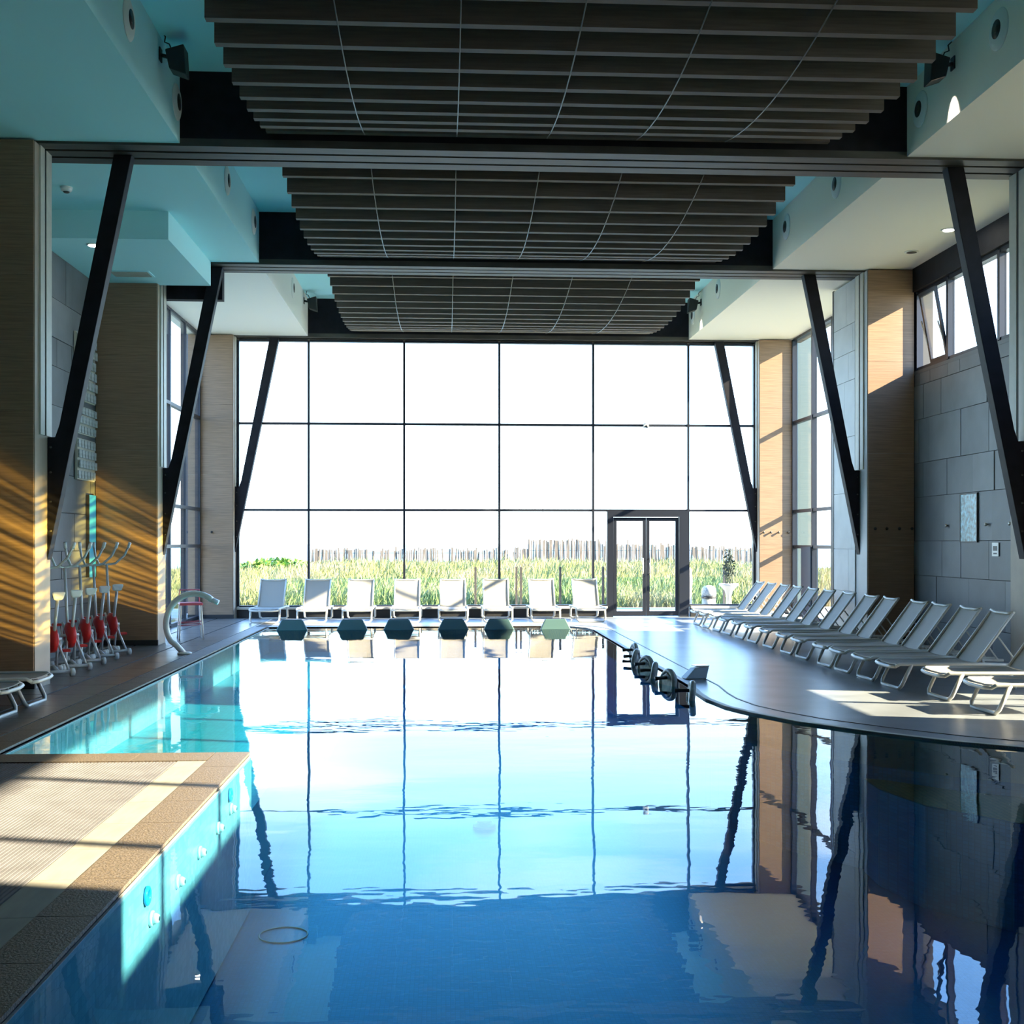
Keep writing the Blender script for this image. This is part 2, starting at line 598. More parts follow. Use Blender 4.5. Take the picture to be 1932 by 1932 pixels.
# ------------------------------------------------------------------ decks
o = MB().box(XL, -3.6, YB, 29.0, -0.3, 0.0).build('floor', 'deck_joint')
struct(o, 'dark tiled walkway on the left of the pool')
floor_l = o
# tiles of the left walkway in three rows, joints recessed
tile_me = {}
for row, (x0, x1, mm) in enumerate(((-4.42, -3.90, 'deck_tile'), (-5.10, -4.46, 'deck_tile'), (-5.78, -5.14, 'deck_tile'))):
    y = 9.0
    while y < 27.0:
        key = (row,)
        if key not in tile_me:
            tile_me[key] = MB().box(x0, x1, 0, 0.888, 0, 0.012).mesh('deck_tile', M[mm])
        t = bpy.data.objects.new('deck_tile', tile_me[key])
        COL.objects.link(t)
        t.parent = o
        t.location = (0, y, 0)
        y += 0.9
me_c = MB().box(-3.86, -3.60, 0, 0.594, 0, 0.02).mesh('curb_stone', M['curb'])
y = 9.68
while y < FAR - .3:
    t = bpy.data.objects.new('curb_stone', me_c)
    COL.objects.link(t)
    t.parent = o
    t.location = (0, y, 0)
    y += 0.6
MB().box(-3.895, -3.865, YB, 27, 0, 0.006).build('drain_slot', 'channel', o)

# near platform with overflow grating
pf = MB().box(-3.6, -1.58, YB, 9.65, -1.3, -0.002).build('floor', 'deck_joint')
struct(pf, 'pool platform at the lower left with overflow grating')
b = MB()
x = -3.58
while x < -2.09:
    b.box(x, x + 0.017, YB, 9.28, -0.002, 0.014)
    x += 0.026
g = b.build('overflow_grating', 'grate', pf)
g['kind'] = 'stuff'
me_s = MB().box(-2.07, -1.85, 0, 0.596, -0.002, 0.014).mesh('cream_slab', M['cream'])
me_k = MB().box(-1.845, -1.575, 0, 0.596, -0.002, 0.018).mesh('curb_stone', M['curb'])
for i in range(16):
    y = 9.05 - i * 0.6
    if i > 0:
        for nm, me in (('cream_slab', me_s), ('curb_stone', me_k)):
            t = bpy.data.objects.new(nm, me)
            COL.objects.link(t)
            t.parent = pf
            t.location = (0, y - .0, 0)
    else:
        MB().box(-2.07, -1.85, 9.05, 9.30, -0.002, 0.014).build('cream_slab', 'cream', pf)
        MB().box(-1.845, -1.575, 9.05, 9.655, -0.002, 0.018).build('curb_stone', 'curb', pf)
for i in range(3):
    x0 = -1.85 - (i + 1) * 0.585
    MB().box(x0, x0 + 0.58, 9.31, 9.655, -0.002, 0.018).build('curb_stone', 'curb', pf)

# far and right deck
far = [(XL + 2.2, FAR), (2.1, FAR)]
deck_poly = [(-3.6, FAR)] + R_EDGE[0:] + [(XR, YB + .3), (XR, 29.0), (-3.6, 29.0)]
b = MB()
b.prism(deck_poly, 'Z', -0.3, 0.0)
dk = b.build('floor', 'deck')
struct(dk, 'wet grey deck beyond and to the right of the pool')


def offset(pl, d):
    out = []
    for i, (x, y) in enumerate(pl):
        x0, y0 = pl[max(i - 1, 0)]
        x1, y1 = pl[min(i + 1, len(pl) - 1)]
        tx, ty = x1 - x0, y1 - y0
        L = math.hypot(tx, ty) or 1
        out.append((x - ty / L * d, y + tx / L * d))
    return out


def strip(pl, d0, d1, z0, z1):
    a, c = offset(pl, d0), offset(pl, d1)
    n = len(pl)
    vs = [(x, y, z0) for x, y in a] + [(x, y, z0) for x, y in c] + [(x, y, z1) for x, y in a] + [(x, y, z1) for x, y in c]
    fs = []
    for i in range(n - 1):
        fs += [(2 * n + i, 2 * n + i + 1, 3 * n + i + 1, 3 * n + i), (i, i + 1, 2 * n + i + 1, 2 * n + i), (n + i, n + i + 1, 3 * n + i + 1, 3 * n + i)]
    return MB().add(vs, fs)


edge = [(-3.6, FAR)] + R_EDGE
strip(edge, 0.0, 0.06, -0.02, 0.006).build('pool_lip', 'channel', dk)
strip(edge, 0.34, 0.362, -0.02, 0.004).build('drain_slot', 'flange', dk)

# ------------------------------------------------------------------ walls
wr = MB().box(XR, XR + 0.3, 15.0, 21.6, -0.3, 4.6)
wr.box(XR, XR + 0.3, 15.0, 21.6, 6.02, ZC)
wr.box(XR, XR + 0.3, 19.9, 21.6, 4.6, 6.02)
wr.box(XR, XR + 0.3, YB, 10.3, -0.3, 4.6)
wr.box(XR, XR + 0.3, 12.6, 15.0, -0.3, 4.6)
wr.box(XR, XR + 0.3, 10.3, 12.6, 2.2, 4.6)
wr.box(XR, XR + 0.3, YB, 15.0, 6.02, ZC)
wr.box(XR, XR + 0.3, YB, 3.15, 4.6, 6.02)
wr.box(XR, XR + 0.3, 13.4, 15.2, 4.6, 6.02)
wr.box(XR, XR + 0.3, 21.6, 27.5, 6.42, ZC)
wall_r = struct(wr.build('wall_right', 'joint'), 'dark stone clad wall on the right with high windows')


def ashlar(parent, y0, y1, z0, z1, place, seed, names='stone_panel'):
    """panels of mixed size; place(ya,yb,za,zb) -> box coords"""
    rng = random.Random(seed)
    z = z0
    while z < z1 - .05:
        h = min(rng.choice((0.42, 0.58, 0.74)), z1 - z)
        if z1 - (z + h) < 0.2:
            h = z1 - z
        y = y0 - rng.random() * 0.5
        while y < y1:
            w = rng.choice((0.45, 0.7, 0.95, 1.2))
            a, c = max(y, y0), min(y + w, y1)
            if c - a > 0.04:
                MB().box(*place(a + .005, c - .005, z + .005, z + h - .005, rng.random() * 0.012)).build(names, rng.choice(('stone', 'stone', 'stone2', 'stone3')), parent)
            y += w
        z += h


ashlar(wall_r, 15.2, 19.9, 0.0, 4.6, lambda a, c, z, w, p: (XR - .02 - p, XR + .01, a, c, z, w), 3)
MB().box(XR - .03, XR + .02, 15.2, 19.9, 4.58, 4.64).build('window_sill', 'stone3', wall_r)
MB().box(XR - .06, XR + .02, 15.2, 19.9, 6.0, 6.4).build('lintel', 'steel', wall_r)

wlm = MB().box(XL - 0.3, XL, YB, 20.3, -0.3, ZC)
wall_l = struct(wlm.build('wall_left', 'joint'), 'blue grey stone clad wall on the left')
ashlar(wall_l, 14.6, 19.9, 0.0, 6.0, lambda a, c, z, w, p: (XL - .01, XL + .02 + p, a, c, z, w), 5)
struct(MB().box(XL - .1, -5.5, 20.46, 21.16, -.3, ZC).build('wall_left', 'navy'), 'dark return wall behind the middle left column')

o = MB().box(XL - .3, XR + .3, YB - .3, YB, -1.3, ZC).build('wall_back', 'backwall')
struct(o, 'plain wall behind the camera')
wf = MB().box(-5.5, -4.74, YW + .02, YW + .32, -.3, ZC)
wf.box(CR + .02, XR, YW + .02, YW + .32, -.3, ZC)
wf.box(-4.74, CR + .02, YW + .02, YW + .32, 6.34, ZC)
struct(wf.build('wall_far', 'colside'), 'end wall around the tall window')

# ------------------------------------------------------------------ ceiling and soffits
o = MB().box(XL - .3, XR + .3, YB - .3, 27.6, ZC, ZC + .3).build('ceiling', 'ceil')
struct(o, 'flat plaster ceiling above the hanging slats')
bays = [(YB, 14.14), (14.83, 20.07), (20.68, 27.1)]
for i, (y0, y1) in enumerate(bays):
    bl_ = ('nearest', 'middle', 'farthest')[i]
    struct(MB().box(XL, SLX, y0, y1, ZS, ZC).build('soffit', 'pool_bounce' if i < 2 else 'white'), 'lowered plaster soffit on the left, %s bay' % bl_)
    struct(MB().box(SRX, XR, y0, y1, ZS, ZC).build('soffit', 'warm_bounce'), 'lowered plaster soffit on the right, %s bay' % bl_)
struct(MB().box(XL, -3.92, 17.02, 20.05, 6.0, ZS).build('bulkhead', 'pool_bounce'), 'stepped down plaster bulkhead above the exercise bikes')


def disc(parent, name, m, c, r, n, ax, th=0.012):
    b = MB()
    a = Vector(c)
    b.tube([a, a + Vector(ax) * th], r, n)
    return b.build(name, m, parent)


# round air nozzles on the fascias
NZ = [(-1, 11.86, 6.86, 'left fascia, nearest the camera'), (-1, 13.95, 6.82, 'left fascia, close to the near beam'),
      (-1, 17.12, 6.88, 'left fascia, first behind the near beam'), (-1, 19.45, 6.92, 'left fascia, close in front of the middle beam'),
      (-1, 24.4, 6.91, 'left fascia behind the middle beam'),
      (1, 11.72, 6.91, 'right fascia in the upper right corner'), (1, 13.71, 6.83, 'right fascia, close to the near beam'),
      (1, 16.73, 6.86, 'right fascia, first behind the near beam'), (1, 19.22, 6.91, 'right fascia, close in front of the middle beam'),
      (1, 24.12, 6.94, 'right fascia behind the middle beam'), (1, 26.6, 6.87, 'right fascia, close to the far beam')]
for s, y, z, lab in NZ:
    x = SLX if s < 0 else SRX
    ax = (1, 0, 0) if s < 0 else (-1, 0, 0)
    t = thing('air_nozzle', 'round air nozzle on the ' + lab, 'air nozzle', (x, y, z), 0, 'round air nozzles along the fascias')
    b = MB()
    k = 1 if s < 0 else -1
    b.tube([(0, 0, 0), (k * .012, 0, 0), (k * .03, 0, 0)], [.21, .20, .15], 24)
    b.build('rim', 'white', t)
    rim = t.children[0]
    b = MB()
    b.tube([(k * .028, 0, 0), (k * .034, 0, 0)], .095, 20)
    b.build('mouth', 'black', t)
    b = MB()
    b.tube([(k * .034, 0, 0), (k * .04, 0, 0)], [.04, .03], 12)
    b.build('core', 'flange', t)

# black projectors
for k, (s, y, z, lab) in enumerate(((-1, 13.15, 7.02, 'upper left fascia in front of the near beam'), (1, 12.8, 6.98, 'upper right fascia in front of the near beam'),
                                    (-1, 26.3, 7.02, 'left fascia beside the far beam'), (1, 25.75, 6.97, 'right fascia beside the far slats'))):
    x = SLX if s < 0 else SRX
    d = 1 if s < 0 else -1
    t = thing('spotlight', 'small black spotlight on the ' + lab, 'spotlight', (x, y, z), 0, 'black spotlights on the fascias')
    b = MB()
    b.hexa([(d * .12, -.10, -.16), (d * .30, -.10, -.22), (d * .30, .10, -.22), (d * .12, .10, -.16), (d * .08, -.12, .04), (d * .28, -.12, .10), (d * .28, .12, .10), (d * .08, .12, .04)])
    b.build('housing', 'black', t, 0.012)
    b = MB()
    b.tube([(0, 0, .02), (d * .08, 0, .0)], .022, 8)
    b.box(min(0, d * .015), max(0, d * .015), -.05, .05, -.05, .09)
    b.build('bracket', 'black', t)
    b = MB()
    b.tube([(d * .14, 0, .05), (d * .10, 0, .14), (d * .05, .0, .16), (d * .06, 0, .22), (d * .02, 0, .26)], .008, 6)
    b.build('cable', 'black', t)
    if s > 0:
        ld = bpy.data.lights.new('spotlight', 'SPOT')
        ld.energy = 16.0 if k == 1 else 8.0
        ld.color = (1.0, 0.93, 0.80)
        ld.spot_size = math.radians(52)
        ld.spot_blend = 0.7
        ld.shadow_soft_size = 0.02
        lo = bpy.data.objects.new('spotlight_lamp', ld)
        COL.objects.link(lo)
        lo.parent = t
        lo.location = (d * .17, 0, -.235)
        lo.rotation_euler = Vector((-d * .55, .0, -1.0)).to_track_quat('-Z', 'Y').to_euler()

# recessed downlights, vent, detector
for x, y, z, on, lab in ((7.52, 17.36, ZS, 1, 'right soffit above the high windows'), (7.5, 18.72, ZS, 0, 'right soffit near the middle beam'),
                         (-5.06, 17.39, 6.0, 1, 'lowered left bulkhead'), (-4.62, 22.6, ZS, 1, 'left soffit above the side glazing')):
    t = thing('downlight', '%s round downlight in the %s' % ('glowing' if on else 'unlit', lab), 'downlight', (x, y, z), 0, 'recessed downlights')
    b = MB()
    b.lathe([(.10, -.012), (.11, -.006), (.11, 0)], 0, 0, 20)
    b.build('trim_ring', 'white', t)
    b = MB()
    b.lathe([(.08, -.016), (.08, -.012)], 0, 0, 20)
    b.build('lens', 'lamp' if on else 'flange', t)
t = thing('ceiling_vent', 'flat grey ventilation grille under the left bulkhead', 'vent', (-5.0, 19.2, 6.0))
MB().box(-.32, .32, -.2, .2, -.012, 0).build('vent_frame', 'pool_bounce', t)
for i in range(6):
    MB().box(-.29, .29, -.17 + i * .06, -.14 + i * .06, -.02, -.012).build('slat', 'channel', t)
t = thing('smoke_detector', 'small white detector on the left soffit beside the near column', 'detector', (-5.0, 15.95, ZS))
b = MB()
b.lathe([(.05, -.06), (.07, -.045), (.08, 0)], 0, 0, 16)
b.build('base', 'plwhite', t)
b = MB()
b.lathe([(.03, -.075), (.045, -.06)], 0, 0, 16)
b.build('sensor', 'flange', t)

# ------------------------------------------------------------------ beams
for i, (y0, y1) in enumerate(BEAMS):
    lab = ('nearest', 'middle', 'farthest')[i]
    o = MB().box(XL, XR, y0, y1, 6.46, ZC).build('roof_beam', 'steel')
    struct(o, '%s black steel roof beam spanning the hall' % lab)
    w = y1 - y0
    for k in range(3):
        a = y0 + w * (k * .36)
        MB().box(XL, XR, a, a + w * .28, 6.37, 6.46).build('bottom_flange', 'flange', o)
struct(MB().box(XL, -3.8, 20.44, 20.62, 5.85, 6.37).build('lintel_beam', 'steel'), 'short black lintel over the middle left column')

# ------------------------------------------------------------------ hanging slats
BAYS = [(8.75, 14.02, 11.55, 2.7), (14.98, 20.0, 17.55, 2.75), (20.85, 27.0, 24.0, 3.3)]
XA, XB = -2.1, 4.6
for bi, (y0, y1, yc, half) in enumerate(BAYS):
    lab = ('nearest', 'middle', 'farthest')[bi]
    t = thing('slat_raft', 'dark hanging ceiling slats in the %s bay, sagging in the middle' % lab, 'ceiling slats', (0, yc, 6.2), 0, 'hanging slat rafts under the ceiling')
    n = int((y1 - y0) / 0.42)
    p = (y1 - y0) / n

    def zb(y):
        return 0.03 + 0.34 * ((y - yc) / half) ** 2
    me = MB().box(XA, XB, -.045, .045, 0, 0.24).mesh('slat', M['slat'])
    for k in range(n + 1):
        y = y0 + k * p
        if y > y1:
            break
        s_ = bpy.data.objects.new('slat', me)
        COL.objects.link(s_)
        s_.parent = t
        s_.location = (0, y - yc, zb(y))
    for x in (-0.95, 0.13, 1.2, 2.27, 3.34):
        b = MB()
        b.tube([(x, yy - yc, zb(yy) - .008) for yy in [y0 + (y1 - y0) * q / 16 for q in range(17)]], 0.007, 5)
        b.build('cable', 'cable', t)
    for x in (XA + .5, XB - .5):
        for y in (y0 + .3, y1 - .3):
            MB().box(x - .01, x + .01, y - yc - .01, y - yc + .01, zb(y) + .2, ZC - 6.2).build('hanger', 'cable', t)

# ------------------------------------------------------------------ columns and struts
for i, y0 in enumerate(COLY):
    for s in (-1, 1):
        if s > 0 and i == 0:
            y0 = 14.2
        lab = ('nearest', 'middle', 'farthest')[i]
        side = 'left' if s < 0 else 'right'
        t = thing('column', 'tall %s boarded column, %s on the %s side' % ('shaded brown' if s < 0 else 'tan', lab, side), 'column',
                  ((CL + XL) / 2 if s < 0 else (CR + XR) / 2, y0, 0), 0, 'boarded columns along the hall')
        cx = t.location.x
        a, c = (XL + .035 - cx, CL - cx) if s < 0 else (CR - cx, XR - .035 - cx)
        dep = (0.55, 0.55, 0.39)[i]
        if s > 0 and i == 1:
            dep = 1.7
        inner = c if s < 0 else a
        # body without the front skin
        MB().box(a, c, 0.02, dep, 0.0, 6.37).build('shaft', 'colside' if not (s > 0 and i == 1) else 'pale_stone', t)
        fx0, fx1 = (a, c - .012) if s < 0 else (a + .012, c)
        # front boards: four lifts with fine joints
        for k in range(4):
            z0 = 0.1 + k * 1.57
            MB().box(fx0, fx1, 0.0, 0.02, z0, z0 + 1.567).build('front_board', 'wood', t)
        MB().box(a - .008, c + .008, -0.012, 0.03, 0, 0.1).build('skirting', 'slot', t)
        # pale channel pair above the strut foot
        k0 = -1 if s > 0 else 1
        for (ya, yb, mm, pr) in ((.16, .30, 'channel', .02), (.30, .36, 'slot', .012), (.36, dep if dep < .6 else .55, 'channel', .02)):
            x0, x1 = sorted((inner, inner + k0 * pr))
            MB().box(x0, x1, ya, yb, 2.98, 6.37).build('edge_channel', mm, t)
        hooks = {(-1, 0): [(-.55,)], (-1, 2): [(-.05,)], (1, 1): [(-.30,), (-.10,), (.12,), (.34,)], (1, 2): [(-.33,), (-.16,), (.02,), (.25,)]}.get((s, i), [])
        for (hx,) in hooks:
            b = MB()
            b.tube([(hx if s > 0 else hx + .1, 0, 1.95), (hx if s > 0 else hx + .1, -.04, 1.95)], [.012, .028], 10)
            b.build('hook', 'black', t)
        # strut
        ys = y0 + (0.16 if s > 0 else 0.44, 0.36, 0.18)[i]
        d = 1 if s < 0 else -1
        xb = CL if s < 0 else CR
        xb += d * .003
        poly = [(xb, 1.5), (xb + d * .99, 6.365), (xb + d * .78, 6.365), (xb + d * .14, 3.12), (xb + d * .09, 2.97), (xb, 2.97)]
        o = thing('steel_strut', 'slanting black steel strut from the %s %s column up to its beam' % (lab, side), 'strut', (xb, ys, 1.5), 0, 'black struts between columns and beams')
        MB().prism([(x - xb, z - 1.5) for x, z in poly], 'Y', 0.0, 0.16).build('blade', 'steel', o, 0.006)
        b = MB()
        for zz in (1.85, 2.2, 2.55, 2.85):
            b.tube([(d * .04, -.012, zz - 1.5), (d * .04, .0, zz - 1.5)], .014, 6)
        b.build('bolts', 'flange', o)

# pale stone blocks on the deep inner face of the middle right column
rng = random.Random(11)
pcol = [o for o in bpy.data.objects if o.name.startswith('column') and 'middle on the right' in o.get('label', '')][0]
ox, oy = pcol.location.x, pcol.location.y
z = 0.1
while z < 6.3:
    h = min(rng.choice((.5, .75, 1.0)), 6.36 - z)
    ysplit = 0.62 + rng.random() * .6
    for (a, c) in ((0.56, ysplit), (ysplit + .006, 1.69)):
        MB().box(CR - ox - .022, CR - ox, a, c, z, z + h - .008).build('stone_panel', 'pale_stone', pcol)
    z += h
MB().box(CR - ox - .03, CR - ox + .06, 1.69, 1.75, 0, 6.37).build('edge_trim', 'frame', pcol)


# ------------------------------------------------------------------ windows
def window(name, label, plane, pos, u_lines, z_lines, th=0.05, dep=0.09, skip=(), mat_='frame', gz=None):
    """grid of mullions and transoms with a pane in each field; plane 'Y' (u = x) or 'X' (u = y)"""
    root = bpy.data.objects.new(name, None)
    COL.objects.link(root)
    struct(root, label)

    def bx(u0, u1, d0, d1, z0, z1):
        return MB().box(u0, u1, pos + d0, pos + d1, z0, z1) if plane == 'Y' else MB().box(pos + d0, pos + d1, u0, u1, z0, z1)
    for i, u in enumerate(u_lines):
        bx(u - th / 2, u + th / 2, -dep, .02, z_lines[0], z_lines[-1]).build('mullion', mat_, root)
    for j, z in enumerate(z_lines):
        for i in range(len(u_lines) - 1):
            if (i, j, 't') in skip:
                continue
            bx(u_lines[i] + th / 2, u_lines[i + 1] - th / 2, -dep + .015, .02, z - th / 2, z + th / 2).build('transom', mat_, root)
    for j in range(len(z_lines) - 1):
        for i in range(len(u_lines) - 1):
            if (i, j) in skip:
                continue
            bx(u_lines[i] + th / 2, u_lines[i + 1] - th / 2, -.012, .0, z_lines[j] + th / 2, z_lines[j + 1] - th / 2).build('pane', 'glass', root)
    return root


UX = [-4.71, -3.12, -0.95, 1.23, 3.40, 5.62, 7.17]
w1 = window('window_1', 'tall gridded glass wall at the far end of the hall', 'Y', YW, UX, [0.26, 2.46, 4.43, 6.32], skip={(4, 0), (4, 0, 't')})
# the door takes most of the field between 3.40 and 5.62
MB().box(3.425, 3.70, YW - .012, YW, .29, 2.43).build('pane', 'glass', w1)
MB().box(3.425, 3.72, YW - .07, YW + .02, .23, .28).build('transom', 'frame', w1)
# low plinth under the glass
for (a, c) in ((-4.72, 3.72), (5.66, 7.18)):
    MB().box(a, c, YW - .16, YW + .02, .0, .2).build('plinth', 'slot', w1)
    MB().box(a, c, YW - .22, YW + .04, .2, .25).build('window_sill', 'sill', w1)
t = thing('sensor_box', 'small white sensor box on the upper transom of the far window', 'sensor', (4.62, YW - .1, 4.42))
MB().box(-.06, .06, -.05, .02, -.05, .05).build('housing', 'plwhite', t, .01)
MB().tube([(0.0, -.05, -.02), (0.02, -.09, -.03)], .03, 10).build('lens', 'frame', t)

w2 = window('window_2', 'side glazing on the right beside the far column', 'X', XR, [21.7, 22.9, 24.1, 25.42, 26.875], [0.05, 1.62, 2.43, 4.47, 6.38], th=.07)
for oo in [o for o in w2.children if o.name.startswith('pane')]:
    pass
MB().box(XR - .12, XR + .05, 25.42, 26.1, 0.05, 1.62).build('dark_jamb', 'navy', w2)
w3 = window('window_3', 'side glazing on the left behind the middle column', 'X', -5.5, [21.2, 22.6, 24.0, 25.4, 26.85], [0.05, 1.64, 2.46, 4.5, 6.38], th=.07)
w4 = window('window_4', 'high ribbon window above the right stone wall', 'X', XR + .08, [15.25, 16.85, 18.62, 19.88], [4.66, 5.97], th=.08, skip={(2, 0)})
# open tilted sash in the last field
sash = MB()
tz = lambda y0, y1, z0, z1, o0, o1: None
b = MB()
for (ya, yb, z0, z1) in ((18.68, 18.74, -.0, 1.15), (19.28, 19.34, 0, 1.15), (18.74, 19.28, 0, .06), (18.74, 19.28, 1.09, 1.15)):
    def px(z):
        return XR + .02 - (z) * .18
    b.hexa([(px(z0), ya, 4.7 + z0), (px(z0) + .04, ya, 4.7 + z0), (px(z0) + .04, yb, 4.7 + z0), (px(z0), yb, 4.7 + z0),
            (px(z1), ya, 4.7 + z1), (px(z1) + .04, ya, 4.7 + z1), (px(z1) + .04, yb, 4.7 + z1), (px(z1), yb, 4.7 + z1)])
b.build('open_sash', 'frame', w4)
b = MB()
b.hexa([(XR + .02 - .01, 18.74, 4.76), (XR + .03 - .01, 18.74, 4.76), (XR + .03 - .01, 19.28, 4.76), (XR + .02 - .01, 19.28, 4.76),
        (XR + .02 - .196, 18.74, 5.79), (XR + .03 - .196, 18.74, 5.79), (XR + .03 - .196, 19.28, 5.79), (XR + .02 - .196, 19.28, 5.79)])
b.build('pane', 'glass', w4)
MB().tube([(XR + .03, 18.72, 4.8), (XR - .12, 18.72, 5.3)], .012, 6).build('stay_arm', 'brushed', w4)
MB().tube([(XR + .03, 19.33, 4.8), (XR - .14, 19.33, 5.4)], .012, 6).build('stay_arm', 'brushed', w4)
w5 = window('window_5', 'high ribbon window above the near right wall', 'X', XR + .08, [3.2, 4.05, 5.7, 7.3, 8.9, 10.5, 12.0, 13.35], [4.66, 5.97], th=.08)
w6 = window('window_6', 'low glazed opening in the near right wall', 'X', XR + .08, [10.35, 11.45, 12.55], [0.05, 2.15], th=.08)

# door
d = bpy.data.objects.new('door_1', None)
COL.objects.link(d)
struct(d, 'dark framed double glass door in the far window')
b = MB()
b.box(3.72, 3.86, YW - .14, YW + .04, 0, 2.46)
b.box(5.40, 5.62, YW - .14, YW + .04, 0, 2.46)
b.box(3.86, 5.40, YW - .14, YW + .04, 2.31, 2.46)
b.build('door_frame', 'frame', d)
for (a, c, hx) in ((3.87, 4.625, 4.55), (4.635, 5.39, 4.71)):
    lf = MB()
    lf.box(a, a + .075, YW - .1, YW - .04, .02, 2.30)
    lf.box(c - .075, c, YW - .1, YW - .04, .02, 2.30)
    lf.box(a + .075, c - .075, YW - .1, YW - .04, .02, .13)
    lf.box(a + .075, c - .075, YW - .1, YW - .04, 2.21, 2.30)
    L = lf.build('door_leaf', 'frame', d)
    MB().box(a + .075, c - .075, YW - .075, YW - .065, .13, 2.21).build('pane', 'glass', L)
    MB().tube([(hx, YW - .1, 1.0), (hx, YW - .16, 1.0), (hx, YW - .16, 1.35), (hx, YW - .1, 1.35)], .014, 8).build('handle', 'brushed', L)

# ------------------------------------------------------------------ wall fittings
t = thing('wall_picture', 'upright blue mosaic picture on the right stone wall', 'picture', (XR - .035, 17.76, 2.09))
MB().box(-.01, .0, -.28, .28, -.36, .36).build('print', 'picture', t)
b = MB()
for (ya, yb, za, zb_) in ((-.30, .30, .36, .375), (-.30, .30, -.375, -.36), (-.30, -.28, -.36, .36), (.28, .30, -.36, .36)):
    b.box(-.016, 0, ya, yb, za, zb_)
b.build('picture_frame', 'flange', t)
t = thing('wall_notice', 'small white notice plate on the right wall beside the blue picture', 'notice', (XR - .035, 16.88, 1.61))
MB().box(-.008, 0, -.1, .1, -.1, .1).build('plate', 'plwhite', t)
MB().box(-.012, -.008, -.06, .06, -.02, .05).build('mark', 'flange', t)
MB().box(-.012, -.008, -.05, .05, -.07, -.05).build('mark', 'flange', t)
for k, (y, z) in enumerate(((18.54, 1.98), (17.15, 1.98), (16.4, 1.98))):
    b = MB()
    b.tube([(XR - .03, y, z), (XR - .07, y, z)], [.014, .03], 10)
    tag(b.build('wall_hook', 'brushed'), 'small round hook on the right stone wall, %s the blue picture' % ('far side of' if k == 0 else ('just before' if k == 1 else 'farther before')), 'hook', 'hooks on the right wall')
# left relief panels and blue strip
for k, (y0, y1, z0, z1) in enumerate(((18.75, 19.75, 3.95, 5.0), (18.8, 19.72, 2.7, 3.35), (18.78, 19.75, 3.42, 3.86))):
    t = thing('relief_panel', 'grey patterned relief panel on the left wall, %s of three' % ('topmost', 'lowest', 'middle')[k], 'wall panel', (XL + .057, (y0 + y1) / 2, (z0 + z1) / 2), 0, 'relief panels on the left wall')
    hy, hz = (y1 - y0) / 2, (z1 - z0) / 2
    MB().box(-.02, .015, -hy, hy, -hz, hz).build('backing', 'channel', t)
    ny, nz = 6, max(3, int(hz * 2 / .16))
    me = MB().box(0, .02, -hy / ny * .8, hy / ny * .8, -hz / nz * .75, hz / nz * .75).mesh('raised_block', M['relief'])
    for a in range(ny):
        for c in range(nz):
            q = bpy.data.objects.new('raised_block', me)
            COL.objects.link(q)
            q.parent = t
            q.location = (.015 + .012 * ((a * 3 + c * 5) % 3), -hy + (2 * a + 1) * hy / ny, -hz + (2 * c + 1) * hz / nz)
t = thing('blue_sign', 'narrow bright blue upright panel on the left wall behind the exercise bikes', 'sign panel', (XL + .04, 19.6, 1.15))
MB().box(-.01, .03, -.19, .19, 0, 1.33).build('panel', 'bluelit', t)
MB().box(-.01, .04, -.205, -.19, 0, 1.33).build('edge_trim', 'flange', t)
MB().box(-.01, .04, .19, .205, 0, 1.33).build('edge_trim', 'flange', t)


